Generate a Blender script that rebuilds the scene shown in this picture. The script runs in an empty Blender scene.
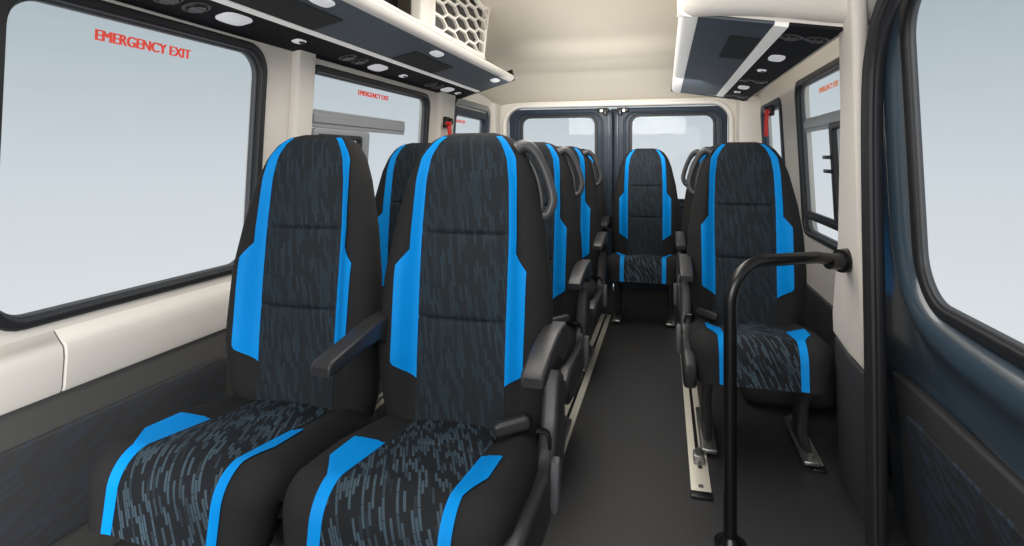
import bpy, bmesh, math
from mathutils import Vector, Matrix
import numpy as np
SC = bpy.context.scene
COL = SC.collection

# ------------------------------------------------------------------ helpers
def lin(c):
    c /= 255.0
    return c / 12.92 if c <= .04045 else ((c + .055) / 1.055) ** 2.4
def rgb(r, g, b): return (lin(r), lin(g), lin(b), 1)

def mat(name, col, rough=.5, metal=0, bump=0, bscale=300, coat=0, emit=0, var=0.0, spec=.5, vscale=6):
    m = bpy.data.materials.new(name); m.use_nodes = True
    nt = m.node_tree; b = nt.nodes['Principled BSDF']
    b.inputs['Base Color'].default_value = col
    b.inputs['Roughness'].default_value = rough
    b.inputs['Metallic'].default_value = metal
    b.inputs['Specular IOR Level'].default_value = spec
    b.inputs['Coat Weight'].default_value = coat
    b.inputs['Coat Roughness'].default_value = .08
    if emit:
        b.inputs['Emission Color'].default_value = col
        b.inputs['Emission Strength'].default_value = emit
    tc = nt.nodes.new('ShaderNodeTexCoord')
    if bump:
        n = nt.nodes.new('ShaderNodeTexNoise'); n.inputs['Scale'].default_value = bscale
        n.inputs['Detail'].default_value = 3
        nt.links.new(tc.outputs['Object'], n.inputs['Vector'])
        bp = nt.nodes.new('ShaderNodeBump'); bp.inputs['Strength'].default_value = bump
        bp.inputs['Distance'].default_value = .002
        nt.links.new(n.outputs['Fac'], bp.inputs['Height']); nt.links.new(bp.outputs['Normal'], b.inputs['Normal'])
    if var:
        n = nt.nodes.new('ShaderNodeTexNoise'); n.inputs['Scale'].default_value = vscale
        nt.links.new(tc.outputs['Object'], n.inputs['Vector'])
        mx = nt.nodes.new('ShaderNodeMix'); mx.data_type = 'RGBA'
        mx.inputs[6].default_value = tuple(c * (1 - var) for c in col[:3]) + (1,)
        mx.inputs[7].default_value = tuple(min(1, c * (1 + var)) for c in col[:3]) + (1,)
        nt.links.new(n.outputs['Fac'], mx.inputs[0]); nt.links.new(mx.outputs[2], b.inputs['Base Color'])
    return m

def dash_mat(name, base, dash, amount, coord='UV', scale=1.0, rough=.8, rot=.16):
    """dark woven cloth with slanting broken dashes"""
    m = bpy.data.materials.new(name); m.use_nodes = True
    nt = m.node_tree; L = nt.links; N = nt.nodes.new; b = nt.nodes['Principled BSDF']
    b.inputs['Roughness'].default_value = rough
    b.inputs['Specular IOR Level'].default_value = .3
    tc = N('ShaderNodeTexCoord')
    src = tc.outputs['UV']
    if coord != 'UV':
        sp = N('ShaderNodeSeparateXYZ'); cb = N('ShaderNodeCombineXYZ'); L.new(tc.outputs['Object'], sp.inputs[0])
        L.new(sp.outputs[coord[0].upper()], cb.inputs['X']); L.new(sp.outputs[coord[1].upper()], cb.inputs['Y']); src = cb.outputs[0]
    mp = N('ShaderNodeMapping'); mp.inputs['Rotation'].default_value = (0, 0, math.pi / 2 - rot)
    mp.inputs['Scale'].default_value = (scale, scale, scale)
    L.new(src, mp.inputs['Vector'])
    br = N('ShaderNodeTexBrick'); br.offset = .37; br.offset_frequency = 2; br.squash = 1
    for k, v in (('Scale', 1), ('Mortar Size', .0012), ('Mortar Smooth', .3), ('Bias', 0), ('Brick Width', .052), ('Row Height', .0095)):
        br.inputs[k].default_value = v
    br.inputs['Color1'].default_value = (0, 0, 0, 1); br.inputs['Color2'].default_value = (1, 1, 1, 1)
    br.inputs['Mortar'].default_value = (0, 0, 0, 1)
    L.new(mp.outputs['Vector'], br.inputs['Vector'])
    rp = N('ShaderNodeValToRGB'); rp.color_ramp.elements[0].position = .50; rp.color_ramp.elements[1].position = .64
    L.new(br.outputs['Color'], rp.inputs['Fac'])
    wv = N('ShaderNodeTexWave'); wv.inputs['Scale'].default_value = 130; wv.bands_direction = 'X'
    L.new(mp.outputs['Vector'], wv.inputs['Vector'])
    mr = N('ShaderNodeMapRange'); mr.inputs['To Min'].default_value = .45
    L.new(wv.outputs['Fac'], mr.inputs['Value'])
    mu = N('ShaderNodeMath'); mu.operation = 'MULTIPLY'; L.new(rp.outputs['Color'], mu.inputs[0]); L.new(mr.outputs['Result'], mu.inputs[1])
    ns = N('ShaderNodeTexNoise'); ns.inputs['Scale'].default_value = 9
    L.new(src, ns.inputs['Vector'])
    m2 = N('ShaderNodeMath'); m2.operation = 'MULTIPLY'; L.new(mu.outputs[0], m2.inputs[0]); L.new(ns.outputs['Fac'], m2.inputs[1])
    m3 = N('ShaderNodeMath'); m3.operation = 'MULTIPLY'; L.new(m2.outputs[0], m3.inputs[0]); m3.inputs[1].default_value = amount * 2; m3.use_clamp = True
    mx = N('ShaderNodeMix'); mx.data_type = 'RGBA'
    mx.inputs[6].default_value = base; mx.inputs[7].default_value = dash
    L.new(m3.outputs[0], mx.inputs[0]); L.new(mx.outputs[2], b.inputs['Base Color'])
    bp = N('ShaderNodeBump'); bp.inputs['Strength'].default_value = .25; bp.inputs['Distance'].default_value = .001
    L.new(mu.outputs[0], bp.inputs['Height']); L.new(bp.outputs['Normal'], b.inputs['Normal'])
    return m

def glass_mat():
    m = bpy.data.materials.new('window_glass'); m.use_nodes = True
    nt = m.node_tree; nt.nodes.clear(); N = nt.nodes.new
    o = N('ShaderNodeOutputMaterial'); t = N('ShaderNodeBsdfTransparent'); g = N('ShaderNodeBsdfGlossy'); mx = N('ShaderNodeMixShader')
    t.inputs['Color'].default_value = (.97, .98, .985, 1); g.inputs['Roughness'].default_value = .02
    mx.inputs['Fac'].default_value = .005
    nt.links.new(t.outputs[0], mx.inputs[1]); nt.links.new(g.outputs[0], mx.inputs[2]); nt.links.new(mx.outputs[0], o.inputs[0])
    return m

M = dict(
    cream=mat('cream_trim', rgb(228, 222, 214), .55, bump=.05, bscale=500),
    cream_light=mat('cream_edge', rgb(236, 231, 224), .45),
    head=mat('beige_headliner', rgb(214, 206, 191), .85, bump=.1, bscale=250),
    dark=mat('charcoal_trim', rgb(52, 52, 54), .65, bump=.15, bscale=600),
    wall_dark=mat('grey_lower_trim', rgb(80, 79, 78), .7, bump=.15, bscale=600),
    floor=mat('charcoal_vinyl', rgb(50, 50, 52), .48, bump=.12, bscale=900, var=.12, vscale=2.5),
    navy=mat('navy_paint', rgb(58, 74, 88), .28, coat=.5),
    navy_dark=mat('dark_navy_paint', rgb(32, 47, 62), .6, coat=.05),
    rubber=mat('black_rubber', rgb(38, 38, 41), .5),
    rubber_grey=mat('grey_rubber', rgb(82, 84, 88), .45),
    alu=mat('grey_aluminium', rgb(176, 178, 182), .4, metal=.3),
    plastic=mat('grey_black_plastic', rgb(48, 48, 50), .4, bump=.06, bscale=900),
    handle=mat('dark_grey_handle', rgb(74, 74, 77), .38),
    plastic_grey=mat('satin_grey_plastic', rgb(92, 92, 95), .35),
    black=mat('black_plastic', rgb(22, 22, 24), .35),
    tube=mat('black_powder_coat', rgb(20, 20, 22), .28),
    side=mat('charcoal_cloth', rgb(34, 34, 35), .85, bump=.2, bscale=900, spec=.3),
    blue=mat('bright_blue_vinyl', rgb(0, 142, 226), .6, bump=.05, bscale=900, spec=.15),
    back=dash_mat('woven_back_cloth', rgb(31, 37, 42), rgb(54, 78, 92), .38, scale=1.3),
    seat=dash_mat('woven_seat_cloth', rgb(21, 25, 30), rgb(84, 108, 124), .62, rot=.42, scale=1.5),
    insert=dash_mat('woven_door_insert', rgb(40, 42, 46), rgb(48, 66, 86), .8, coord='yz', rot=1.9, rough=.75),
    wall_insert=dash_mat('woven_wall_insert', rgb(62, 62, 64), rgb(58, 74, 92), .5, coord='yz', rot=1.9, rough=.8),
    rackcloth=dash_mat('grey_blue_rack_cloth', rgb(84, 92, 100), rgb(78, 104, 128), .6, coord='yx', rot=.5, rough=.55),
    service=mat('black_service_panel', rgb(32, 32, 35), .75, spec=.15),
    speaker=mat('black_mesh_panel', rgb(30, 31, 35), .7, bump=.4, bscale=900),
    white_strip=mat('white_strip', rgb(240, 238, 234), .4, emit=.25),  # emission added to keep strips white where the underside gets little light
    lamp=mat('frosted_lamp_lens', rgb(226, 226, 230), .4, emit=.35),
    red=mat('red_plastic', rgb(220, 40, 34), .4),
    redtext=mat('red_lettering', rgb(232, 84, 70), .6, emit=.35),  # emission stands in for daylight passing through the letters
    orangetext=mat('orange_lettering', rgb(232, 130, 70), .6, emit=.35),  # same added glow as the red letters, in place of backlight
    rail=mat('pale_metal_rail', rgb(214, 210, 196), .4, metal=.25),
    steel=mat('steel_fitting', rgb(150, 150, 148), .3, metal=.8),
    glass=glass_mat(),
)

def finish(o, label=None, cat=None, group=None, kind=None):
    if label: o['label'] = label
    if cat: o['category'] = cat
    if group: o['group'] = group
    if kind: o['kind'] = kind
    return o
def smooth(me, ang=40):
    me.polygons.foreach_set('use_smooth', [True] * len(me.polygons))
    me.set_sharp_from_angle(angle=math.radians(ang))
def link(name, me, m, parent=None, ang=40):
    if m is not None and not me.materials: me.materials.append(m)
    smooth(me, ang)
    o = bpy.data.objects.new(name, me); COL.objects.link(o)
    if parent: o.parent = parent
    return o
def obj(name, bm, m, parent=None, ang=40):
    me = bpy.data.meshes.new(name); bmesh.ops.recalc_face_normals(bm, faces=bm.faces); bm.to_mesh(me); bm.free()
    return link(name, me, m, parent, ang)
def empty(name, loc):
    o = bpy.data.objects.new(name, None); COL.objects.link(o); o.location = loc; o.empty_display_size = .1
    return o
def struct(o): o['kind'] = 'structure'; return o

def rr(a0, a1, b0, b1, r, n=8):
    """rounded rectangle loop"""
    pts = []
    for cx, cy, s in ((a1 - r, b1 - r, 0), (a0 + r, b1 - r, 1), (a0 + r, b0 + r, 2), (a1 - r, b0 + r, 3)):
        for k in range(n + 1):
            t = (s + k / n) * math.pi / 2
            pts.append((cx + r * math.cos(t), cy + r * math.sin(t)))
    return pts
def plate(loops, depth, bevel=0, fn=None, seg=2):
    """flat plate with holes (first loop outer), thickness depth in c, mapped by fn(a,b,c)"""
    cu = bpy.data.curves.new('t', 'CURVE'); cu.dimensions = '2D'; cu.fill_mode = 'BOTH'
    cu.extrude = max(depth / 2 - bevel, 0); cu.bevel_depth = bevel; cu.bevel_resolution = seg; cu.offset = -bevel
    for lp in loops:
        sp = cu.splines.new('POLY'); sp.points.add(len(lp) - 1); sp.use_cyclic_u = True
        for p, q in zip(sp.points, lp): p.co = (q[0], q[1], 0, 1)
    o = bpy.data.objects.new('t', cu); COL.objects.link(o)
    dg = bpy.context.evaluated_depsgraph_get(); dg.update()
    me = bpy.data.meshes.new_from_object(o.evaluated_get(dg))
    bpy.data.objects.remove(o); bpy.data.curves.remove(cu)
    me.materials.clear()
    bm = bmesh.new(); bm.from_mesh(me); bpy.data.meshes.remove(me)
    bmesh.ops.remove_doubles(bm, verts=bm.verts, dist=1e-5)
    if fn:
        for v in bm.verts: v.co = Vector(fn(*v.co))
    return bm
def box(bm, x0, x1, y0, y1, z0, z1, bev=0, seg=2):
    r = bmesh.ops.create_cube(bm, size=1)
    vs = r['verts']
    for v in vs: v.co = Vector(((x0 + x1) / 2 + v.co.x * (x1 - x0), (y0 + y1) / 2 + v.co.y * (y1 - y0), (z0 + z1) / 2 + v.co.z * (z1 - z0)))
    if bev:
        es = list({e for v in vs for e in v.link_edges})
        bmesh.ops.bevel(bm, geom=es, offset=bev, segments=seg, affect='EDGES', profile=.5)
    return bm
def B(*a, **k): return box(bmesh.new(), *a, **k)
def tube(bm, pts, r, n=10, closed=False, flat=None):
    """tube through points; r a number or list; flat=(sx,sy) squashes the section"""
    P = [Vector(p) for p in pts]; K = len(P)
    rs = r if isinstance(r, (list, tuple)) else [r] * K
    rings = []; up = None
    for i in range(K):
        a = P[i - 1] if (i or closed) else P[i]; b = P[(i + 1) % K] if (i < K - 1 or closed) else P[i]
        t = (b - a).normalized()
        if up is None:
            up = Vector((0, 0, 1)) if abs(t.z) < .9 else Vector((0, 1, 0))
        u = (up - t * up.dot(t)).normalized(); w = t.cross(u); up = u
        f = flat or (1, 1)
        rings.append([bm.verts.new(P[i] + rs[i] * (math.cos(2 * math.pi * k / n) * u * f[0] + math.sin(2 * math.pi * k / n) * w * f[1])) for k in range(n)])
    for i in range(K if closed else K - 1):
        A, C = rings[i], rings[(i + 1) % K]
        for k in range(n): bm.faces.new((A[k], A[(k + 1) % n], C[(k + 1) % n], C[k]))
    if not closed: bm.faces.new(rings[0][::-1]); bm.faces.new(rings[-1])
    return bm
def cyl(bm, p, axis, r, h, n=20, r2=None):
    ax = Vector(axis).normalized()
    m = Matrix.Translation(Vector(p) + ax * h / 2) @ ax.to_track_quat('Z', 'Y').to_matrix().to_4x4()
    bmesh.ops.create_cone(bm, cap_ends=True, segments=n, radius1=r, radius2=r if r2 is None else r2, depth=h, matrix=m)
    return bm
def bez(ps, n=8):
    """smooth path through corner points (Catmull-Rom)"""
    P = [Vector(p) for p in ps]; P = [P[0]] + P + [P[-1]]; out = []
    for i in range(1, len(P) - 2):
        for k in range(n):
            t = k / n; a, b, c, d = P[i - 1:i + 3]
            out.append(.5 * ((2 * b) + (c - a) * t + (2 * a - 5 * b + 4 * c - d) * t * t + (3 * b - a - 3 * c + d) * t ** 3))
    out.append(P[-2]); return out
def prism(poly, y0, y1, bev=0):
    """XZ polygon extruded along Y"""
    return plate([poly], abs(y1 - y0), bev, lambda a, b, c: (a, (y0 + y1) / 2 - c, b))

# wall surfaces lean inward towards the roof
def LX(z): return -1.395 + .065 * (z - 1.05)
def RX(z): return .68 - .055 * (z - 1.05)
def LW(off=0): return lambda a, b, c: (LX(b) + off + c, a, b)        # a=Y, b=Z, c towards the cabin
def RW(off=0): return lambda a, b, c: (RX(b) - off - c, a, b)

YB = 4.70      # rear wall
# ------------------------------------------------------------------ room shell
struct(obj('floor', B(-1.5, .75, -.7, YB + .1, -.05, 0), M['floor']))
W1 = (.905, 1.772, .660, 1.442); W2 = (2.02, 3.25, .66, 1.428); W3 = (3.66, 4.42, .70, 1.40)
WR = (2.25, 3.30, .66, 1.44); WR2 = (3.70, 4.42, .70, 1.41)
def hole(w, r=.07, g=0): return rr(w[0] - g, w[1] + g, w[2] - g, w[3] + g, r + g)
struct(obj('wall_left', plate([[(-.7, 0), (YB, 0), (YB, 1.6), (-.7, 1.6)], hole(W1, .09), hole(W2), hole(W3)], .06, 0, LW(-.03)), M['cream']))
struct(obj('wall_right', plate([[(2.0, 0), (YB, 0), (YB, 1.6), (2.0, 1.6)], hole(WR), hole(WR2)], .06, 0, RW(-.03)), M['cream']))
# pillars: raised cream covers between the left windows
for k, (a0, a1, b0, b1, cw) in enumerate(((1.915, 2.03, 0, 0, 0), (3.36, 3.61, 0, 0, 0))):
    struct(obj('trim_%d' % (k + 1), plate([[(a0 - .02, .62), (a1 + .02, .62), (a1, 1.0), (a1, 1.47), (a0, 1.47), (a0, 1.0)]], .04, .014, LW(.014), 3), M['cream']))
# sill panels with seam, ledge
def sill(name, y0, y1):
    pr = [(0, .485), (.034, .49), (.038, .50), (.040, .575), (.036, .60), (.018, .618), (.0, .635)]
    bm = bmesh.new(); rows = []
    for y in (y0, y0 + .004, y1 - .004, y1):
        e = .006 if y in (y0, y1) else 0
        rows.append([bm.verts.new((LX(z) + max(d - e, 0), y, z)) for d, z in pr])
    for A, C in zip(rows, rows[1:]):
        for k in range(len(pr) - 1): bm.faces.new((A[k], A[k + 1], C[k + 1], C[k]))
    return struct(obj(name, bm, M['cream']))
sill('trim_3', -.7, 1.068); sill('trim_4', 1.070, YB - .02)
# dark lower panels
struct(obj('baseboard_left', plate([[(-.7, 0), (YB - .03, 0), (YB - .03, .492), (-.7, .492)]], .02, .004, LW(.011)), M['wall_dark']))
struct(obj('trim_5', plate([rr(.55, 1.62, .12, .40, .05)], .02, .008, LW(.024), 3), M['wall_insert']))
struct(obj('baseboard_right', plate([[(2.14, 0), (YB - .03, 0), (YB - .03, .40), (2.14, .40)]], .02, .004, RW(.011)), M['dark']))
bm = bmesh.new()
bmesh.ops.create_cube(bm, size=1)
for v in bm.verts: v.co = Vector((.50 + v.co.x * .38, 2.76 + v.co.y * .30, .115 + v.co.z * .23))
bmesh.ops.bevel(bm, geom=bm.edges[:], offset=.07, segments=5, affect='EDGES', profile=.5)
struct(obj('trim_6', bm, M['dark']))

# ceiling: one curved headliner, dipping to the rear header
def ceil_z(x, y):
    yz = np.interp(y, [-.7, 2.9, 3.6, 4.2, 4.42, 4.55, 4.64, 4.70], [1.93, 1.93, 1.87, 1.79, 1.73, 1.645, 1.57, 1.525])
    e = max(0, (abs(x + .36) - .72) / .34)
    return float(yz - (yz - 1.5) * min(1, e) ** 2.2)
bm = bmesh.new(); xs = list(np.linspace(-1.42, .70, 33)); ys = list(np.linspace(-.7, 4.1, 14)) + list(np.linspace(4.15, YB, 18))
g = [[bm.verts.new((x, y, ceil_z(x, y))) for x in xs] for y in ys]
for A, C in zip(g, g[1:]):
    for k in range(len(xs) - 1): bm.faces.new((A[k], C[k], C[k + 1], A[k + 1]))
o = struct(obj('ceiling', bm, M['head'], ang=80))
md = o.modifiers.new('thick', 'SOLIDIFY'); md.thickness = .03; md.offset = 1 if False else -1

# rear wall with rounded door opening
DO = (-1.275, .468, -.15, 1.462)
struct(obj('wall_rear', plate([[(-1.46, -.25), (.74, -.25), (.74, 1.56), (-1.46, 1.56)], rr(DO[0], DO[1], DO[2], DO[3], .13)], .06, 0, lambda a, b, c: (a, YB - c, b)), M['cream']))
struct(obj('trim_7', plate([rr(DO[0] - .035, DO[1] + .035, -.2, DO[3] + .035, .16), rr(DO[0], DO[1], DO[2], DO[3], .13)], .03, .012, lambda a, b, c: (a, YB - .035 - c, b), 3), M['cream_light']))
# corner posts
struct(obj('trim_8', B(-1.40, -1.325, 4.50, 4.665, 0, 1.50, bev=.02, seg=3), M['cream']))
struct(obj('trim_9', B(.52, .70, 4.50, 4.665, 0, 1.50, bev=.02, seg=3), M['cream']))

def pane(parent, name, w, r, fn, th=.006, g=-.01):
    return obj(name, plate([rr(w[0] - g, w[1] + g, w[2] - g, w[3] + g, max(r + g, .01))], th, 0, fn), M['glass'], parent)
# rear doors
def rear_door(name, x0, x1, wx0, wx1, hx, rl, rr_):
    Yd = YB + .035
    F = lambda a, b, c: (a, Yd - c, b)
    out = [(x0, .03)]
    out = rr(x0, x1, -.03, 1.452, .06)
    win = (wx0, wx1, .715, 1.395)
    d = struct(obj(name, plate([out, rr(*win, .075)], .05, .012, F, 3), M['navy_dark']))
    fr = obj('window_frame', plate([rr(win[0] - .055, win[1] + .055, win[2] - .045, win[3] + .028, .10), rr(win[0] - .035, win[1] + .035, win[2] - .03, win[3] + .014, .088)], .02, .008, lambda a, b, c: (a, Yd - .03 - c, b), 3), M['navy_dark'], d)
    obj('rubber_seal', plate([rr(win[0] - .006, win[1] + .006, win[2] - .006, win[3] + .006, .08), rr(win[0] + .016, win[1] - .016, win[2] + .016, win[3] - .016, .062)], .03, .006, lambda a, b, c: (a, Yd - .012 - c, b)), M['rubber'], d)
    pane(d, 'glass_pane', win, .075, F)
    obj('trim_panel', plate([rr(x0 + .05, x1 - .05, .08, .62, .04)], .02, .008, lambda a, b, c: (a, Yd - .032 - c, b)), M['dark'], d)
    obj('edge_rib', tube(bmesh.new(), [(hx + (-.03 if hx == x1 else .03), Yd - .03, .06), (hx + (-.03 if hx == x1 else .03), Yd - .03, 1.40)], .008), M['navy'], d)
    s = -1 if hx == x1 else 1
    lt = obj('latch', box(B(min(hx + s * .03, hx + s * .12), max(hx + s * .03, hx + s * .12), Yd - .075, Yd - .02, 1.415, 1.45, bev=.008), hx + s * .055 - .012, hx + s * .055 + .012, Yd - .10, Yd - .06, 1.39, 1.44, .004), M['black'], d)
    obj('latch_bolt', cyl(bmesh.new(), (hx + s * .085, Yd - .10, 1.425), (0, 1, 0), .011, .03), M['steel'], lt)
    return d
rear_door('door_1', -1.268, -.405, -1.165, -.535, -.405, 0, 0)
rear_door('door_2', -.399, .462, -.27, .375, -.399, 0, 0)
struct(obj('trim_10', B(-.425, -.379, YB + .062, YB + .075, .03, 1.45, bev=.004), M['rubber']))

# ------------------------------------------------------------------ side windows
def text_mesh(s, size, fn, m, parent, width=None):
    cu = bpy.data.curves.new('t', 'FONT'); cu.body = s; cu.size = size; cu.extrude = .0006
    o = bpy.data.objects.new('t', cu); COL.objects.link(o)
    dg = bpy.context.evaluated_depsgraph_get(); dg.update()
    me = bpy.data.meshes.new_from_object(o.evaluated_get(dg)); me.materials.clear()
    bpy.data.objects.remove(o); bpy.data.curves.remove(cu)
    bm = bmesh.new(); bm.from_mesh(me); bpy.data.meshes.remove(me)
    xs = [v.co.x for v in bm.verts]; x0, x1 = min(xs), max(xs)
    src = bpy.data.meshes.new('t'); bm.to_mesh(src)
    for dx in (.025, .05, .075, .10):
        n0 = len(bm.verts); bm.from_mesh(src); bm.verts.ensure_lookup_table()
        for v in bm.verts[n0:]: v.co.x += dx * size; v.co.z += dx * .004
    bpy.data.meshes.remove(src)
    for v in bm.verts:
        a = v.co.x - x0
        if width: a *= width / (x1 - x0)
        v.co = Vector(fn(a, v.co.y, v.co.z))
    return obj('exit_lettering', bm, m, parent)

def side_window(n, w, r, W, seal=M['rubber'], rim=M['rubber_grey'], th=.026):
    fr = struct(obj('window_%d' % n, plate([rr(w[0] - .004, w[1] + .004, w[2] - .004, w[3] + .004, r + .008), rr(w[0] + th, w[1] - th, w[2] + th * .8, w[3] - th, r - th * .5)], .03, .009, W(-.004), 3), seal))
    obj('inner_seal', plate([rr(w[0] + th - .006, w[1] - th + .006, w[2] + th * .8 - .006, w[3] - th + .006, r - th * .4), rr(w[0] + th + .007, w[1] - th - .007, w[2] + th * .8 + .007, w[3] - th - .007, r - th * .55)], .02, .006, W(-.022), 3), rim, fr)
    pane(fr, 'glass_pane', w, r, W(-.04))
    return fr
w1 = side_window(1, W1, .09, LW)
def ltext(y, z, off=-.03): return lambda a, b, c: (LX(z + b) + off + c, y + a, z + b)
def rtext(y, z, off=-.03): return lambda a, b, c: (RX(z + b) - off - c, y - a, z + b)
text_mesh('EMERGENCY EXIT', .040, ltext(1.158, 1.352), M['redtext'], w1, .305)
w2 = side_window(2, W2, .07, LW)
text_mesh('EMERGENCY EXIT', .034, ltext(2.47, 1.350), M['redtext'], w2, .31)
# sliding part of the second left window
def rail_bar(W, y0, y1, z0, z1, off): 
    bm = plate([rr(y0, y1, z0, z1, .006)], .018, .003, W(off))
    h = (z1 - z0)
    b2 = plate([rr(y0 + .01, y1 - .01, z0 + h * .25, z0 + h * .75, .004)], .012, .003, W(off + .010))
    me = bpy.data.meshes.new('t'); b2.to_mesh(me); bm.from_mesh(me); b2.free(); bpy.data.meshes.remove(me)
    return bm
obj('slide_track', rail_bar(LW, 2.08, 2.96, 1.178, 1.252, -.022), M['alu'], w2)
obj('slide_track', rail_bar(LW, 2.08, 3.2, .70, .74, -.022), M['rubber'], w2)
obj('sliding_frame', plate([rr(2.095, 2.56, .745, 1.176, .02), rr(2.125, 2.475, .78, 1.145, .015)], .02, .005, LW(-.014)), M['alu'], w2)
obj('sliding_seal', plate([rr(2.12, 2.482, .775, 1.152, .018), rr(2.145, 2.455, .80, 1.13, .012)], .022, .005, LW(-.008)), M['rubber'], w2)
w3 = side_window(3, W3, .07, LW, M['navy_dark'], M['navy'], .05)
obj('body_flange', plate([rr(W3[0] - .02, W3[1] + .06, W3[2] - .04, W3[3] + .06, .10), rr(W3[0] - .005, W3[1] + .012, W3[2] - .012, W3[3] + .012, .075)], .02, .007, LW(.006), 3), M['navy'], w3)
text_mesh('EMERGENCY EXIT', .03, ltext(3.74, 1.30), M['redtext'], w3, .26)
w4 = side_window(4, WR, .07, RW)
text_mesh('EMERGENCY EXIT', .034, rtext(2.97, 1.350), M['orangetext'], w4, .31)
obj('slide_track', rail_bar(RW, 2.28, 3.20, 1.178, 1.245, -.018), M['alu'], w4)
obj('slide_track', rail_bar(RW, 2.28, 3.22, .745, .785, -.006), M['rubber'], w4)
sf = obj('sliding_frame', plate([rr(2.30, 2.735, .78, 1.20, .02), rr(2.33, 2.685, .81, 1.17, .015)], .022, .006, RW(-.010)), M['rubber'], w4)
obj('sliding_frame', plate([rr(2.685, 2.80, .785, 1.19, .012), rr(2.715, 2.775, .80, 1.18, .01)], .014, .003, RW(-.026)), M['alu'], w4)
for z in (.985, 1.045):
    obj('catch', plate([rr(2.70, 2.80, z, z + .016, .005)], .02, .004, RW(.005)), M['black'], sf)
w5 = side_window(5, WR2, .07, RW, M['navy_dark'], M['navy'], .05)

# ------------------------------------------------------------------ door side on the right: pillar, seal, door
def pillar(poly, m, name, x0=.522, x1=.565, bev=.019):
    def fn(a, b, c): return ((x0 + x1) / 2 - c - .03 * (b - .75), a, b)
    return struct(obj(name, plate([poly], x1 - x0, bev, fn, 5), m))
pillar([(1.79, 1.60), (1.93, 1.60), (1.95, 1.2), (2.02, .80), (2.11, .55), (2.11, .475), (1.94, .455), (1.80, .455), (1.80, .6), (1.80, .85)], M['cream'], 'trim_11')
pillar([(1.80, 0), (2.11, 0), (2.11, .47), (1.94, .45), (1.80, .45)], M['dark'], 'trim_12', x0=.526, x1=.565, bev=.016)
# rubber seal around the door opening
def seal_path(dy, dx):
    pts = [(1.765 + dy, .0), (1.765 + dy, .35), (1.765 + dy, .5), (1.77 + dy, .72), (1.775 + dy, .95), (1.77 + dy, 1.2), (1.74 + dy, 1.33), (1.65 + dy * .8, 1.44 + dy * .5), (1.48, 1.50 + dy * .8), (1.2, 1.53 + dy), (.6, 1.54 + dy), (-.3, 1.54 + dy)]
    return bez([(.543 + dx - .008 * (z - .75), y, z) for y, z in pts], 6)
s = struct(obj('trim_13', tube(bmesh.new(), seal_path(-.02, 0), .024, 12), M['rubber']))
for dy, dx, r in ((.008, -.010, .011), (-.014, -.016, .010), (-.038, -.010, .009)):
    obj('seal_rib', tube(bmesh.new(), seal_path(dy, dx), r, 8), M['rubber'], s)
# the door leaf
DX = lambda z: .625 - .05 * (z - .7)
DW = (-.2, 1.70, .665, 1.50)
def DM(off=0): return lambda a, b, c: (DX(b) - off - c, a, b)
door = struct(obj('door_3', plate([[(-.5, .0), (1.97, .0), (1.97, 1.62), (-.5, 1.62)], rr(DW[0], DW[1] - .02, DW[2] + .014, DW[3], .15, 12)], .018, 0, DM(-.012)), M['navy']))
obj('rubber_seal', plate([rr(DW[0] - .05, DW[1] - .012, DW[2] + .008, DW[3] + .02, .155, 12), rr(DW[0], DW[1] - .052, DW[2] + .040, DW[3] - .04, .12, 12)], .024, .009, DM(.002), 4), M['rubber'], door)
obj('inner_seal', plate([rr(DW[0] - .02, DW[1] - .045, DW[2] + .033, DW[3] - .035, .125, 12), rr(DW[0], DW[1] - .060, DW[2] + .048, DW[3] - .05, .11, 12)], .014, .005, DM(-.002), 3), M['rubber_grey'], door)
pane(door, 'glass_pane', DW, .16, DM(-.006))
# pressed belt moulding: a swept lip that runs up the pillar side and along the sill
bm = bmesh.new()
path = [(1.755, 1.62), (1.755, 1.3), (1.758, 1.05), (1.758, .90), (1.745, .79), (1.70, .70), (1.61, .645), (1.48, .622), (1.2, .612), (.6, .60), (-.3, .585)]
path = [Vector((0, y, z)) for y, z in path]; path = bez(path, 6)
sec = [(-.058, -.004), (-.05, .012), (-.035, .026), (-.012, .036), (.012, .034), (.035, .024), (.06, .012), (.10, .008), (.15, .004), (.152, -.01)]
rows = []
for i, p in enumerate(path):
    a = path[max(i - 1, 0)]; b = path[min(i + 1, len(path) - 1)]; t = (b - a).normalized(); n = Vector((0, -t.z, t.y))   # away from the window is +
    if n.y < 0 and abs(n.y) > abs(n.z): n = -n
    if n.z > 0 and abs(n.z) >= abs(n.y): n = -n
    kk = 1.0 - .62 * min(1, abs(t.z) / .8)
    rows.append([bm.verts.new((DX(p.z) - d, p.y + n.y * q * (1 if q < 0 else kk), p.z + n.z * q * (1 if q < 0 else kk))) for q, d in sec])
for A, C in zip(rows, rows[1:]):
    for k in range(len(sec) - 1): bm.faces.new((A[k], A[k + 1], C[k + 1], C[k]))
obj('belt_moulding', bm, M['navy'], door, 60)
tp = obj('trim_panel', plate([[(-.5, .02), (1.79, .02), (1.80, .36), (1.84, .455), (1.70, .462), (-.5, .468)]], .03, .010, DM(.012), 3), M['dark'], door)
obj('cloth_insert', plate([[(-.4, .08), (1.45, .06), (1.60, .10), (1.72, .25), (1.73, .375), (1.66, .385), (-.4, .385)]], .016, .006, DM(.026), 3), M['insert'], tp)

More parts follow.
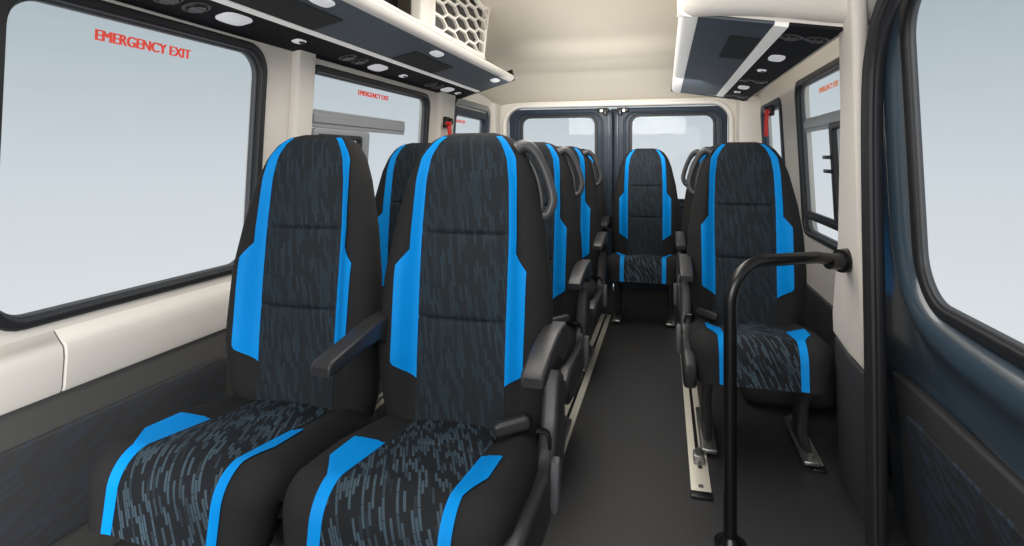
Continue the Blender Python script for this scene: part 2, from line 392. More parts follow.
# ------------------------------------------------------------------ overhead racks
def on_rack(ox, oz, slope, sgn):
    """frame on the sloping underside: u across (towards aisle), y along, n downwards"""
    d = Vector((1, 0, slope)).normalized() if sgn > 0 else Vector((-1, 0, slope)).normalized()
    n = Vector((d.z, 0, -abs(d.x))) if sgn > 0 else Vector((-d.z, 0, -abs(d.x)))
    n.normalize()
    def fn(x, y, h=0):                       # x is world X of the underside point, h the height below it
        z = oz + abs(x - ox) * slope
        return Vector((x, y, z)) + n * h
    return fn, d, n
FL, dL, nL = on_rack(-1.41, 1.45, .215, 1)
FR, dR, nR = on_rack(.51, 1.426, .16, -1)
def strip(F, x0, x1, y0, y1, h0, h1, y0b=None, y1b=None):
    bm = bmesh.new()
    y0b = y0 if y0b is None else y0b; y1b = y1 if y1b is None else y1b
    c = [[F(x0, y0, h), F(x1, y0b, h), F(x1, y1b, h), F(x0, y1, h)] for h in (h0, h1)]
    v = [[bm.verts.new(p) for p in r] for r in c]
    for k in range(4): bm.faces.new((v[0][k], v[0][(k + 1) % 4], v[1][(k + 1) % 4], v[1][k]))
    bm.faces.new(v[0]); bm.faces.new(v[1]); return bm
def oval(F, x, y, lx, ly, h0, h1, pw=3.2, n=28):
    bm = bmesh.new(); R = []
    for h, k in ((h0, 1), (h0 + (h1 - h0) * .7, 1), (h1, .86)):
        R.append([bm.verts.new(F(x + lx * k * math.copysign(abs(math.cos(t)) ** (2 / pw), math.cos(t)), y + ly * k * math.copysign(abs(math.sin(t)) ** (2 / pw), math.sin(t)), h)) for t in [2 * math.pi * i / n for i in range(n)]])
    for A, C in zip(R, R[1:]):
        for k in range(n): bm.faces.new((A[k], A[(k + 1) % n], C[(k + 1) % n], C[k]))
    bm.faces.new(R[0]); bm.faces.new(R[-1]); return bm
def vent(parent, F, n, x, y, r=.033):
    c = F(x, y, .004)
    u = Vector((0, 1, 0)); w = n.cross(u)
    ring = [c + r * (math.cos(t) * u + math.sin(t) * w) for t in [2 * math.pi * i / 24 for i in range(24)]]
    v = obj('air_vent', tube(bmesh.new(), ring, .006, 8, closed=True), M['handle'], parent)
    obj('vent_core', cyl(bmesh.new(), c - n * .004, n, r * .95, .014, 24, r * .7), M['black'], v)
    for k in (-.3, .3):
        hl = r * math.sqrt(1 - k * k) * .9
        obj('vent_louvre', tube(bmesh.new(), [c + n * .008 + w * r * k - u * hl, c + n * .008 + w * r * k + u * hl], .003, 6), M['handle'], v)
def switch(parent, F, x, y):
    s_ = obj('reading_switch', oval(F, x, y, .018, .030, .0, .010), M['lamp'], parent)
    obj('switch_button', oval(F, x + .006, y + .008, .008, .012, .008, .014), M['black'], s_)

def rack(side):
    L = side == 'L'
    F, n = (FL, nL) if L else (FR, nR)
    if L:
        r = empty('luggage_rack', (-1.2, 2, 1.45)); y0, y1 = .2, 3.66
        xs = dict(wall=-1.365, s1=-1.207, s2=-1.185, f1=-.964, edge=-.945); yw, ym, yi = 3.76, 3.645, 3.60
    else:
        r = empty('luggage_rack', (.3, 3, 1.43)); y0, y1 = 1.88, 4.04
        xs = dict(wall=.505, s1=.357, s2=.318, f1=.10, edge=.048); yw, ym, yi = 4.08, 3.92, 4.04
    sg = 1 if L else -1
    def P(name, bm, m, ang=40):
        o = obj(name, bm, m, None, ang); o.parent = r; o.matrix_parent_inverse = Matrix.Translation(-r.location); return o
    top = .036
    P('rack_body', strip(F, xs['wall'] - sg * .02, xs['edge'] - sg * .02, y0, yw - .04, -.0, -top, None, yi - .02), M['cream'])
    P('service_panel', strip(F, xs['wall'], xs['s1'], y0, yw, -.004, .006, None, ym), M['service'])
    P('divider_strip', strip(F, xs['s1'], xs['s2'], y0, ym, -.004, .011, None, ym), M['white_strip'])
    P('cloth_panel', strip(F, xs['s2'], xs['f1'], y0, ym, -.004, .006, None, yi), M['rackcloth'])
    # rounded nose along the aisle edge
    e0, e1 = (F(xs['f1'], 0, .006), F(xs['edge'], 0, .0))
    sec = []
    c = F(xs['edge'] - sg * .018, 0, -.016)
    if L: nose = [(-.966, F(-.966, 0, .008).z), (-.950, F(-.950, 0, .007).z), (-.937, 1.551), (-.931, 1.564), (-.937, 1.578), (-.957, 1.586), (-1.02, 1.585), (-1.02, 1.56)]
    else: nose = [(.092, F(.092, 0, .008).z), (.065, F(.065, 0, .008).z), (.050, 1.497), (.043, 1.512), (.050, 1.53), (.07, 1.54), (.13, 1.538), (.13, 1.50)]
    if L:   P('edge_strip', prism(nose, y0, yi - .012, .003), M['cream_light'])
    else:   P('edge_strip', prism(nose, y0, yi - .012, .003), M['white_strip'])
    # black end cap
    P('end_cap', strip(F, xs['wall'] - sg * .02, xs['edge'] + sg * .012, yw - .03, yw + .015, .004, -.065, yi - .012, yi + .012), M['black'])
    def ch(fn, *a):                   # children built in world space, then re-based
        before = set(bpy.data.objects)
        fn(r, *a)
        for o in set(bpy.data.objects) - before:
            if o.parent == r: o.matrix_parent_inverse = Matrix.Translation(-r.location)
    lampf = lambda par, x, y, lx, ly: obj('lamp_lens', oval(F, x, y, lx, ly, .003, .014), M['lamp'], par)
    if L:
        for x, y in ((-1.275, 1.255), (-1.275, 1.35), (-1.285, 2.17), (-1.285, 2.27), (-1.292, 3.08), (-1.292, 3.18)): ch(vent, F, n, x, y)
        for x, y, ly in ((-1.268, 1.49, .058), (-1.288, 2.44, .062), (-1.288, 3.33, .062)): ch(lampf, x, y, .033, ly)
        for x, y in ((-1.28, 1.83), (-1.293, 2.72), (-1.295, 3.53)): ch(switch, F, x, y)
        for y in (1.56, 2.48, 3.42): ch(lampf, -1.012, y, .022, .055)
        for y in (1.30, 2.36): P('speaker_panel', strip(F, -1.18, -1.06, y, y + .46, .004, .009), M['speaker'])
    else:
        for x, y in ((.392, 2.03), (.468, 2.03), (.378, 3.08), (.454, 3.08), (.378, 3.80), (.454, 3.80)): ch(vent, F, n, x, y)
        for x, y in ((.415, 2.41), (.413, 3.36)): ch(lampf, x, y, .027, .055)
        for x, y in ((.412, 2.745), (.409, 3.61)): ch(switch, F, x, y)
        P('speaker_panel', strip(F, .215, .312, 2.10, 2.52, .004, .009, 2.10, 2.52), M['speaker'])
    return r
finish(rack('L'), 'long overhead luggage rack with grey-blue underside above the left windows', 'luggage rack')
finish(rack('R'), 'short overhead luggage rack with dark underside above the right windows', 'luggage rack')

# cream duct with honeycomb grille over the left rack, dark bin ahead of it
duct = empty('overhead_duct', (-1.15, 2.5, 1.6))
def PD(name, bm, m, par=duct):
    o = obj(name, bm, m, None); o.parent = par
    if par is duct: o.matrix_parent_inverse = Matrix.Translation(-duct.location)
    return o
GX = lambda z: -.962 + .02 * (z - 1.6)
fnD = lambda a, b, c: (GX(b) + c, a, b)
gy0, gy1, gz0, gz1 = 2.29, 3.06, 1.590, 1.885
outer = [(gy0, gz0), (3.03, gz0), (3.045, 1.66), (3.07, 1.75), (3.12, gz1), (gy0, gz1)]
holes = []
for i in range(9):
    for j in range(7):
        cy = 2.37 + i * .150; cz = 1.642 + j * .062 - (i % 2) * .031
        hx = [(cy - .094, cz), (cy - .046, cz - .0245), (cy + .046, cz - .0245), (cy + .094, cz), (cy + .046, cz + .0245), (cy - .046, cz + .0245)]
        hx = [(min(max(a, gy0 + .035), 3.03 + max(0, (b - 1.66)) * .33 - .012), min(max(b, gz0 + .022), gz1 - .012)) for a, b in hx]
        if max(p[0] for p in hx) - min(p[0] for p in hx) < .03 or max(p[1] for p in hx) - min(p[1] for p in hx) < .02: continue
        q = []
        for p in hx:
            if not q or (Vector(p) - Vector(q[-1])).length > .004: q.append(p)
        holes.append(q)
PD('honeycomb_grille', plate([outer] + holes, .014, 0, fnD), M['cream_light'])
PD('grille_backing', plate([[(gy0 + .01, gz0 + .01), (3.02, gz0 + .01), (3.10, gz1), (gy0 + .01, gz1)]], .01, 0, lambda a, b, c: (GX(b) - .035 + c, a, b)), M['black'])
PD('duct_post', plate([[(2.165, gz0), (2.292, gz0), (2.292, gz1), (2.165, gz1)]], .05, .01, lambda a, b, c: (GX(b) - .012 + c, a, b), 3), M['cream'])
PD('bin_recess', plate([[(.3, gz0), (2.17, gz0), (2.17, gz1), (.3, gz1)]], .01, 0, lambda a, b, c: (GX(b) - .10 + c, a, b)), M['black'])
PD('lower_rail', B(-1.0, -.952, .3, 3.04, 1.589, 1.604, bev=.005), M['cream_light'])
finish(duct, 'cream overhead duct with honeycomb grille standing on the left rack', 'air duct')

# cream fascia capping the near end of the right rack
bm = bmesh.new()
xs = np.linspace(.045, .64, 24); rows = []
for x in xs:
    t = (x - .045) / .595
    zb = 1.500 - .058 * t + .012 * math.sin(math.pi * min(1, t * 1.4)) + .03 * max(0, 1 - t / .05)*0
    e = .05 * max(0, 1 - t / .12) ** 2
    prof = [(1.93, zb + .02), (1.90, zb), (1.875 + e, zb - .002), (1.855 + e, zb + .012), (1.845 + e, zb + .04), (1.855 + e, zb + .09), (1.87 + e, zb + .17), (1.885 + e, zb + .30), (1.90 + e, 1.92)]
    rows.append([bm.verts.new((x, y, z)) for y, z in prof])
for A, C in zip(rows, rows[1:]):
    for k in range(8): bm.faces.new((A[k], A[k + 1], C[k + 1], C[k]))
o = struct(obj('trim_14', bm, M['cream'], ang=60)); md = o.modifiers.new('t', 'SOLIDIFY'); md.thickness = .012; md.offset = -1
# header over the side door
struct(obj('trim_15', B(.56, .66, -.5, 1.84, 1.575, 1.92, bev=.02), M['cream']))

# ceiling clips
for x, y in ((-.62, 3.2), (-.52, 3.45), (-.28, 3.0), (-.2, 3.5), (.0, 3.2), (-.05, 3.75)):
    z = ceil_z(x, y)
    finish(obj('ceiling_clip', cyl(bmesh.new(), (x, y, z - .002), (0, 0, -1), .008, .006, 10, .006), M['plastic_grey']), 'small round trim clip pressed into the beige headliner', 'clip', 'headliner clips')

# emergency hammers on the pillars
def hammer(x, y, z, s, label):
    h = empty('emergency_hammer', (x, y, z))
    obj('holder', box(B(min(0, s * .035), max(0, s * .035), -.035, .035, .0, .07, bev=.008), min(s * .03, s * .06), max(s * .03, s * .06), -.012, .012, .02, .06, .005), M['black'], h)
    bm = tube(bmesh.new(), bez([(s * .045, -.03, .03), (s * .05, -.03, -.06), (s * .05, -.032, -.13)], 5), [.013] * 10 + [.009], 10)
    obj('handle', bm, M['red'], h)
    obj('striking_head', tube(bmesh.new(), [(s * .045, -.075, .025), (s * .045, -.06, .025), (s * .045, .0, .025), (s * .045, .015, .025)], [.004, .014, .014, .004], 10), M['red'], h)
    return finish(h, label, 'emergency hammer')
hammer(LX(1.27) + .028, 3.44, 1.24, 1, 'red emergency hammer in black holder on the left pillar')
hammer(RX(1.33) - .002, 3.95, 1.315, -1, 'red emergency hammer in black holder on the right wall')

# ------------------------------------------------------------------ seats
ip = lambda z, T: float(np.interp(z, T[0], T[1]))
HW = ([.34, .36, .42, .5, .6, .74, .86, .99, 1.05, 1.085, 1.10, 1.11, 1.117], [.19, .205, .220, .228, .230, .222, .205, .175, .152, .128, .108, .086, .055])
SI = ([.34, .86, .99, 1.05, 1.07, 1.09, 1.105, 1.117], [.116, .118, .113, .104, .095, .084, .068, .03])
SWD = ([.34, .775, .815, 1.05, 1.117], [.054, .054, .026, .024, .012])
YC = ([.34, .45, .55, .7, .86, 1.0, 1.06, 1.09, 1.108, 1.117], [-.008, .0, .006, .022, .042, .060, .072, .083, .098, .118])
AB = ([.34, .45, .55, .75, .86, 1.0, 1.10], [.01, .03, .045, .042, .03, .015, .0])
TH = ([.34, .6, .86, 1.0, 1.06, 1.09, 1.108, 1.117], [.12, .13, .105, .09, .078, .058, .03, .006])
sst = lambda t: (lambda q: q * q * (3 - 2 * q))(max(0, min(1, t)))
BS = (.644, .858)
def so(z): return min(ip(z, SI) + ip(z, SWD), ip(z, HW) * .93)
def bf(x, z):
    h = ip(z, HW); s_ = ip(z, SI); t = max(0, min(1, (abs(x) - s_) / (h - s_)))
    y = ip(z, YC) - ip(z, AB) * sst(t / .5) + ip(z, TH) * .55 * (1 - math.sqrt(max(0, 1 - t ** 3.2)))
    if abs(x) < s_ + .002:
        for q in BS: y += .007 * math.exp(-((z - q) / .005) ** 2) * max(0, 1 - (abs(x) / s_) ** 8)
        y -= .006 * (1 - (abs(x) / s_) ** 2)
        if abs(z - .75) < .107: y -= .006 * (1 - abs((z - .75) / .107) ** 2) * max(0, 1 - (abs(x) / s_) ** 4)
    return y
def brows():
    zs = list(np.linspace(.345, 1.08, 64)) + [1.088, 1.095, 1.1, 1.105, 1.11, 1.114, 1.117]
    for q in BS: zs += [q + d for d in (-.008, -.004, 0, .004, .008)]
    zs += [.775, .815]
    return sorted(set(round(z, 4) for z in zs))
def grid(bm, rows, uvs=None):
    V = [[bm.verts.new(p) for p in r] for r in rows]
    lay = bm.loops.layers.uv.new('UVMap') if uvs else None
    for i in range(len(V) - 1):
        for k in range(len(V[0]) - 1):
            q = (V[i][k], V[i][k + 1], V[i + 1][k + 1], V[i + 1][k])
            f = bm.faces.new(q)
            if lay:
                for lp, (a, b) in zip(f.loops, ((i, k), (i, k + 1), (i + 1, k + 1), (i + 1, k))): lp[lay].uv = uvs[a][b]
    return V
def back_mesh():
    bm = bmesh.new(); R = []
    for z in brows():
        h, o_, s_ = ip(z, HW), so(z), ip(z, SI)
        xr = list(np.linspace(0, s_, 8)) + list(np.linspace(s_, o_, 5))[1:] + [o_ + (h - o_) * math.sin(k / 9 * math.pi / 2) for k in range(1, 10)]
        xf = [-x for x in xr[:0:-1]] + xr
        ring = [(x, bf(x, z), z) for x in xf]
        ye = ip(z, YC) + ip(z, TH) * .55 - ip(z, AB)
        for k in range(1, 16):
            x = h * math.cos(k / 16 * math.pi)
            ring.append((x, ye + (ip(z, TH) * .45 + ip(z, AB) * .9) * math.sqrt(max(0, 1 - (abs(x) / h) ** 5)), z))
        R.append([bm.verts.new(p) for p in ring])
    n = len(R[0])
    for A, C in zip(R, R[1:]):
        for k in range(n): bm.faces.new((A[k], A[(k + 1) % n], C[(k + 1) % n], C[k]))
    bm.faces.new(R[0]); bm.faces.new(R[-1]); return bm
def offp(f, x, z, d):
    e = .002
    p = Vector((x, f(x, z), z)); a = Vector((x + e, f(x + e, z), z)) - p; b = Vector((x, f(x, z + e), z + e)) - p
    n = a.cross(b).normalized()
    if n.y > 0: n = -n
    return p + n * d
def back_panel():
    bm = bmesh.new(); R, U = [], []
    for z in brows():
        if z < .37 or z > 1.106: continue
        s_ = ip(z, SI); xs = np.linspace(-s_, s_, 19)
        R.append([offp(bf, x, z, .0022) for x in xs]); U.append([(x, z) for x in xs])
    grid(bm, R, U); return bm
def back_stripe(sg):
    bm = bmesh.new(); R = []
    for z in sorted(set(brows() + [.492, .50, .51, .52, .53, .54])):
        if z < .492 or z > 1.107: continue
        s_ = ip(z, SI) - .001; o_ = so(z)
        if z < .535: o_ = s_ + (o_ - s_) * max(.02, (z - .49) / .045)
        xs = np.linspace(s_, o_, 7)
        R.append([offp(bf, sg * x, z, .0032) for x in xs])
    grid(bm, R); return bm
# cushion: a path from under the backrest, over the front roll and down
PHI0, L1, RB, L3 = .13, .435, .070, .085
ARC = RB * (PHI0 + 1.40); LT = L1 + ARC + L3
def cpath(s_):
    y, z = .085, .372
    if s_ <= L1: ph = PHI0; y -= math.cos(ph) * s_; z += math.sin(ph) * s_
    else:
        y -= math.cos(PHI0) * L1; z += math.sin(PHI0) * L1
        ph = PHI0 - min(s_ - L1, ARC) / RB
        cy, cz = y - RB * math.sin(PHI0), z - RB * math.cos(PHI0)
        y, z = cy + RB * math.sin(ph), cz + RB * math.cos(ph)
        if s_ > L1 + ARC:
            d = s_ - L1 - ARC; y -= math.cos(ph) * d; z += math.sin(ph) * d
    return Vector((0, y, z)), Vector((0, math.sin(ph), math.cos(ph)))
CHW = ([0, .1, .3, L1, L1 + ARC, LT], [.205, .218, .230, .228, .220, .205])
CSW = ([0, .27, .40, .455, LT], [.052, .058, .056, .026, .024])
CSI = .114
CS = .255
def cso(s_): return CSI + ip(s_, CSW)
def cf(x, s_):
    p, n = cpath(s_); h = ip(s_, CHW); t = max(0, min(1, (abs(x) - CSI) / (h - CSI)))
    k = ip(s_, ([0, .12, .3, L1, L1 + ARC, LT], [.2, .8, 1, .7, .35, .2]))
    q = .026 * k * sst(t / .65) - .06 * (1 - math.sqrt(max(0, 1 - t ** 3.6)))
    if abs(x) < CSI + .002:
        q -= .006 * math.exp(-((s_ - CS) / .005) ** 2) * max(0, 1 - (abs(x) / CSI) ** 8)
        q += .010 * (1 - (abs(x) / CSI) ** 2)
    # the front edge closes in at the bottom
    return p + Vector((x, 0, 0)) + n * q
def crows():
    ss = list(np.linspace(0, L1, 36)) + list(np.linspace(L1, L1 + ARC, 16))[1:] + list(np.linspace(L1 + ARC, LT, 8))[1:]
    ss += [CS + d for d in (-.008, -.004, 0, .004, .008)] + [.40, .455]
    return sorted(set(round(float(q), 4) for q in ss))
def cushion_mesh():
    bm = bmesh.new(); R = []
    for s_ in crows():
        h, o_ = ip(s_, CHW), cso(s_)
        xr = list(np.linspace(0, CSI, 8)) + list(np.linspace(CSI, o_, 5))[1:] + [o_ + (h - o_) * math.sin(k / 9 * math.pi / 2) for k in range(1, 10)]
        xf = [-x for x in xr[:0:-1]] + xr
        ring = [cf(x, s_) for x in xf]
        p, n = cpath(s_); th = ip(s_, ([0, L1 - .05, L1, LT], [.13, .13, .10, .085]))
        for x in (h * 1.0, h * .96, 0, -h * .96, -h * 1.0):
            d = th if abs(x) < h * .99 else th - .03
            ring.append(p + Vector((x, 0, 0)) - n * d)
        R.append([bm.verts.new(q) for q in ring])
    n = len(R[0])
    for A, C in zip(R, R[1:]):
        for k in range(n): bm.faces.new((A[k], A[(k + 1) % n], C[(k + 1) % n], C[k]))
    bm.faces.new(R[0]); bm.faces.new(R[-1]); return bm
def coff(x, s_, d):
    e = .002; p = cf(x, s_); a = cf(x + e, s_) - p; b = cf(x, s_ + e) - p; n = a.cross(b).normalized()
    if n.dot(cpath(s_)[1]) < 0: n = -n
    return p + n * d
def cushion_panel():
    bm = bmesh.new(); R, U = [], []
    for s_ in crows():
        xs = np.linspace(-CSI, CSI, 19)
        R.append([coff(x, min(s_, LT - .003), .0022) for x in xs]); U.append([(x, -s_) for x in xs])
    grid(bm, R, U); return bm
def cushion_stripe(sg):
    bm = bmesh.new(); R = []
    for s_ in sorted(set(crows() + [.262, .27, .28, .29, .30])):
        if s_ < .262: continue
        i_ = CSI - .001; o_ = cso(s_)
        if s_ < .30: o_ = i_ + (o_ - i_) * max(.02, min(1, .35 + (s_ - .262) / .038 * .65))
        R.append([coff(sg * x, min(s_, LT - .003), .0032) for x in np.linspace(i_, o_, 7)])
    grid(bm, R); return bm

CACHE = {}
def part(name, key, make, m, parent, label=None):
    if key not in CACHE:
        bm = make(); me = bpy.data.meshes.new(name); bmesh.ops.recalc_face_normals(bm, faces=bm.faces); bm.to_mesh(me); bm.free()
        me.materials.append(m); smooth(me, 50); CACHE[key] = me
    o = bpy.data.objects.new(name, CACHE[key]); COL.objects.link(o); o.parent = parent
    if label: o['label'] = label
    return o
def arm_mesh(sg, off, ext):
    prof = [(.055, .645), (.00, .648), (-.06, .646), (-.14, .634), (-.215 - ext, .616), (-.226 - ext, .606), (-.223 - ext, .586), (-.20 - ext, .583), (-.13, .598), (-.06, .598), (-.02, .578), (.03, .560), (.065, .572), (.07, .61)]
    return plate([prof], .050, .007, lambda a, b, c: (sg * off + c, a, b), 3)
def cover_mesh(sg):
    prof = [(.03, .535), (.055, .52), (.075, .45), (.085, .34), (.03, .275), (-.15, .255), (-.33, .25), (-.425, .262), (-.445, .30), (-.44, .345), (-.40, .37), (-.28, .372), (-.12, .362), (-.06, .385), (-.025, .44), (-.005, .51), (.01, .54)]
    return plate([prof], .045, .014, lambda a, b, c: (sg * .232 + c, a, b), 4)
def lever_mesh(sg):
    return plate([[(-.115, .385), (-.095, .388), (-.085, .36), (-.10, .285), (-.125, .278), (-.132, .30)]], .02, .006, lambda a, b, c: (sg * .262 + c, a, b), 3)
def handle_mesh(sg):
    pts = bez([(sg * 0.122, .10, 1.072), (sg * 0.146, .104, 1.082), (sg * 0.172, .106, 1.062), (sg * 0.196, .108, 1.015), (sg * 0.212, .108, .965), (sg * 0.216, .104, .935), (sg * 0.204, .098, .905), (sg * 0.184, .09, .895)], 5)
    n = len(pts)
    bm = tube(bmesh.new(), pts, [.020 - .008 * min(1, k / 12) for k in range(n)], 10, flat=(1.0, 1.5))
    pts = bez([(sg * 0.152, .11, 1.045), (sg * 0.172, .11, 1.005), (sg * 0.184, .108, .955), (sg * 0.188, .102, .91)], 4)
    return tube(bm, pts, .007, 8)
def buckle_mesh(sg):
    bm = plate([rr(-.035, .035, -.013, .013, .010)], .026, .007, None, 3)
    bmesh.ops.transform(bm, matrix=Matrix.Translation((sg * .150, -.06, .428)) @ Matrix.Rotation(math.radians(sg * -12), 4, 'Y') @ Matrix.Rotation(math.radians(sg * 25), 4, 'Z') @ Matrix.Rotation(math.radians(90), 4, 'X') @ Matrix.Scale(1.25, 4), verts=bm.verts)
    return bm
def strap_mesh(sg):
    pts = bez([(sg * .205, -.045, .418), (sg * .232, -.04, .412), (sg * .242, -.05, .38), (sg * .24, -.06, .33)], 4)
    return tube(bm := bmesh.new(), pts, .016, 8, flat=(.35, 1))
def leg_mesh(sg):
    bm = plate([[(-.33, .28), (.02, .28), (.02, .25), (-.10, .16), (-.13, .05), (-.10, .035), (-.04, .03), (-.04, .012), (-.30, .012), (-.30, .03), (-.25, .035), (-.215, .06), (-.23, .16), (-.32, .25)]], .035, .008, lambda a, b, c: (sg * .165 + c, a, b), 2)
    return bm
def foot_mesh(sg):
    bm = box(bmesh.new(), sg * .165 - .028, sg * .165 + .028, -.36, .0, .012, .03, .006)
    cyl(bm, (sg * .165, -.335, .03), (0, 0, 1), .012, .012, 6); cyl(bm, (sg * .165, -.02, .03), (0, 0, 1), .012, .012, 6)
    return bm
def beam_mesh():
    return box(bmesh.new(), -.19, .19, -.22, -.06, .25, .30, .01)
def seat(x, y, label, aisle, arms=(), rot=0, hd=True, group='passenger seats'):
    """aisle: +1 / -1 side of the hardware, 0 none"""
    r = empty('passenger_seat', (x, y, 0)); r.rotation_euler.z = math.radians(rot)
    b = part('backrest', 'back', back_mesh, M['side'], r)
    part('back_panel', 'bp', back_panel, M['back'], b, 'patterned dark cloth centre panel')
    for s_ in (-1, 1): part('blue_stripe', 'bs%d' % s_, lambda: back_stripe(s_), M['blue'], b, 'bright blue side stripe')
    c = part('cushion', 'cush', cushion_mesh, M['side'], r)
    part('seat_panel', 'cp', cushion_panel, M['seat'], c, 'dashed dark cloth centre panel')
    for s_ in (-1, 1): part('blue_stripe', 'cs%d' % s_, lambda: cushion_stripe(s_), M['blue'], c, 'bright blue side stripe')
    for s_ in arms: part('armrest', 'arm%d%d' % (s_, aisle), lambda: arm_mesh(s_, .236 if s_ == aisle or not aisle else .212, 0 if s_ == aisle or not aisle else .055), M['plastic'], r)
    if aisle:
        cv = part('side_cover', 'cv%d' % aisle, lambda: cover_mesh(aisle), M['plastic'], r)
        part('recline_lever', 'lv%d' % aisle, lambda: lever_mesh(aisle), M['plastic_grey'], cv)
        if hd: part('grab_handle', 'gh%d' % aisle, lambda: handle_mesh(aisle), M['handle'], r)
        bk = part('belt_buckle', 'bk%d' % aisle, lambda: buckle_mesh(aisle), M['plastic'], r)
        part('buckle_strap', 'sp%d' % aisle, lambda: strap_mesh(aisle), M['black'], bk)
    part('seat_beam', 'beam', beam_mesh, M['dark'], r)
    for s_ in (-1, 1):
        lg = part('leg', 'lg%d' % s_, lambda: leg_mesh(s_), M['plastic'], r)
        part('foot', 'ft%d' % s_, lambda: foot_mesh(s_), M['steel'], lg)
    return finish(r, label, 'seat', group)
seat(-.495, 1.364, 'large charcoal and blue seat nearest the aisle in the front left pair', 1, (-1, 1))
seat(-.965, 1.364, 'charcoal and blue front window seat beside the large left window', 0)
seat(-.545, 2.26, 'left aisle seat directly behind the front aisle seat', 1, (1,))
seat(-1.035, 2.26, 'left window seat in the second row, mostly hidden behind the front pair', 0)
seat(-.565, 3.16, 'third seat along the left side of the aisle, partly hidden', 1, (1,))
seat(-.625, 4.06, 'leftmost visible rear-row seat, only a sliver showing past the left aisle seats', 0, (1,))
seat(-.132, 4.06, 'rear seat at the far end of the aisle, facing straight down it', 0)
seat(.315, 2.50, 'single charcoal and blue seat on the right behind the black pole', -1, (-1,))
seat(.315, 3.28, 'right-hand seat hidden behind the single front right seat, grey handle showing', -1, (-1,))

# ------------------------------------------------------------------ floor rails
def rail(x, y0, y1, label, w=.031):
    r = empty('seat_rail', (x, y0, 0))
    L = y1 - y0
    obj('rail_plate', box(bmesh.new(), -w, w, 0, L, 0, .008, .002), M['rail'], r)
    obj('rail_slot', B(-.006, .006, .22, L - .02, .007, .0092), M['black'], r)
    obj('end_stop', B(-w - .002, w + .002, -.03, .004, 0, .010, bev=.003), M['black'], r)
    for y in (.03, .15, .18, .195):
        obj('bolt', cyl(bmesh.new(), (0 if y < .1 else .004, y, .008), (0, 0, 1), .008 if y in (.03, .15) else .005, .004, 12), M['black' if y > .1 else 'steel'], r)
    return finish(r, label, 'seat rail')
rail(.110, 1.90, 4.3, 'pale metal seat rail in the floor under the right seats, beside the pole')
rail(-.378, .75, 3.9, 'pale metal seat rail along the left edge of the aisle', .034)
rail(.50, 2.16, 2.5, 'short pale rail end on the floor near the right wall', .02)
rail(-1.19, .55, 3.9, 'seat rail on the floor beneath the left window seats', .028)
# fitting that clamps the right seat on its rail
fb = empty('rail_clamp', (.112, 2.09, .008))
obj('clamp_block', B(-.018, .018, -.025, .025, 0, .03, bev=.005), M['steel'], fb)
obj('clamp_nut', cyl(bmesh.new(), (0, 0, .03), (0, 0, 1), .012, .014, 6), M['steel'], fb)
finish(fb, 'steel clamp block bolted on the pale right rail', 'clamp')

# ------------------------------------------------------------------ grab pole
gp = empty('grab_pole', (.171, 1.673, 0))
end = Vector((.521 - .171, 1.905 - 1.673, .748)); d = Vector((end.x, end.y, 0)).normalized()
R_ = .115; top = .765
pts = [Vector((0, 0, .0)), Vector((0, 0, .3)), Vector((0, 0, top - R_))]
for k in range(1, 11):
    t = k / 10 * math.pi / 2
    pts.append(Vector((0, 0, top - R_)) + d * R_ * (1 - math.cos(t)) + Vector((0, 0, R_ * math.sin(t))))
pts += [Vector((d.x * .3, d.y * .3, top - .001)), end - d * .01]
obj('pole', tube(bmesh.new(), pts, .0175, 18), M['tube'], gp)
bm = cyl(bmesh.new(), end - d * .075, d, .021, .05, 24, .026); cyl(bm, end - d * .028, d, .034, .028, 28, .036)
obj('wall_flange', bm, M['tube'], gp)
bm = cyl(bmesh.new(), (0, 0, .006), (0, 0, 1), .034, .02, 24, .022); cyl(bm, (0, 0, 0), (0, 0, 1), .042, .008, 24)
obj('floor_flange', bm, M['tube'], gp)
finish(gp, 'bent black grab pole running from the floor to the cream pillar', 'grab pole')

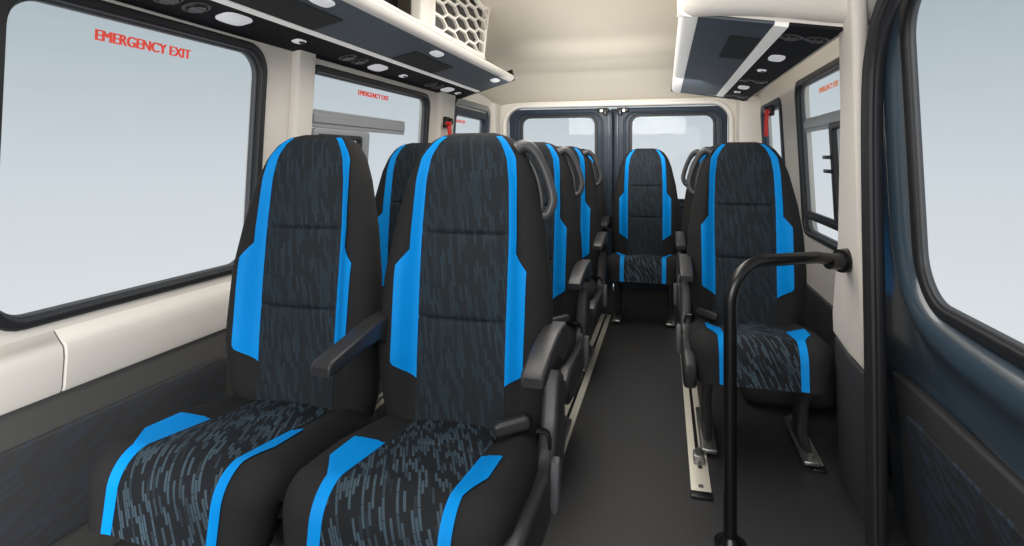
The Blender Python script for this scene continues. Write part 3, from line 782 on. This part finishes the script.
# ------------------------------------------------------------------ world, lights, camera
w = bpy.data.worlds.new('studio'); SC.world = w; w.use_nodes = True
nt = w.node_tree; bg = nt.nodes['Background']
tc = nt.nodes.new('ShaderNodeTexCoord'); sx = nt.nodes.new('ShaderNodeSeparateXYZ'); mr = nt.nodes.new('ShaderNodeMapRange'); rp = nt.nodes.new('ShaderNodeValToRGB')
mr.inputs['From Min'].default_value = -.28; mr.inputs['From Max'].default_value = .22
nt.links.new(tc.outputs['Generated'], sx.inputs[0]); nt.links.new(sx.outputs['Z'], mr.inputs['Value']); nt.links.new(mr.outputs['Result'], rp.inputs['Fac'])
e = rp.color_ramp.elements
e[0].position = 0; e[0].color = rgb(230, 232, 234); e[1].position = 1; e[1].color = rgb(176, 189, 195)
m_ = e.new(.5); m_.color = rgb(212, 219, 224)
nt.links.new(rp.outputs['Color'], bg.inputs['Color']); bg.inputs['Strength'].default_value = 1.0

def area(name, loc, to, sx_, sy_, power, col=(1, 1, 1)):
    l = bpy.data.lights.new(name, 'AREA'); l.shape = 'RECTANGLE'; l.size = sx_; l.size_y = sy_; l.energy = power; l.color = col
    o = bpy.data.objects.new(name, l); COL.objects.link(o); o.location = loc
    o.rotation_euler = (Vector(to) - Vector(loc)).to_track_quat('-Z', 'Y').to_euler(); return o
area('front_fill', (-.3, -1.2, 1.6), (-.4, 2.5, .8), 1.8, 1.2, 44, (1, .99, .97))  # added fill from the open front end, behind the camera
area('overhead_fill', (-.4, 2.2, 1.78), (-.4, 2.2, 0), .5, 2.4, 18, (1, .96, .90))  # added fill under the headliner, no lamp fitting there
area('rear_fill', (-.4, 3.3, 1.40), (-.4, 4.7, 1.36), 1.2, .2, 6, (1, .98, .95)).data.spread = 1.7  # added fill inside the cabin to brighten the rear wall
area('upward_fill', (-.4, 2.7, 1.42), (-.4, 2.7, 3), .7, 2.6, 8, (1, .96, .9))  # added upward fill that brightens the headliner and racks
sl = bpy.data.lights.new('left_wall_fill', 'SPOT'); sl.energy = 38; sl.spot_size = math.radians(70); sl.spot_blend = 1; sl.shadow_soft_size = .1  # spot added to brighten the lower left wall, not a fitted lamp
so_ = bpy.data.objects.new('left_wall_fill', sl); COL.objects.link(so_); so_.location = (-.72, .05, .55)
so_.rotation_euler = (Vector((-1.42, .92, .22)) - so_.location).to_track_quat('-Z', 'Y').to_euler()

cam = bpy.data.cameras.new('camera'); co = bpy.data.objects.new('camera', cam); COL.objects.link(co); SC.camera = co
f = 580.0
cam.sensor_fit = 'HORIZONTAL'; cam.sensor_width = 36; cam.lens = f / 1024 * 36
cam.shift_y = -(273 - 158) / 1024
cam.clip_start = .02
co.location = (0, 0, 1.05)
co.rotation_euler = (math.pi / 2, 0, math.atan((665 - 512) / f))
SC.view_settings.view_transform = 'Standard'
SC.view_settings.look = 'None'
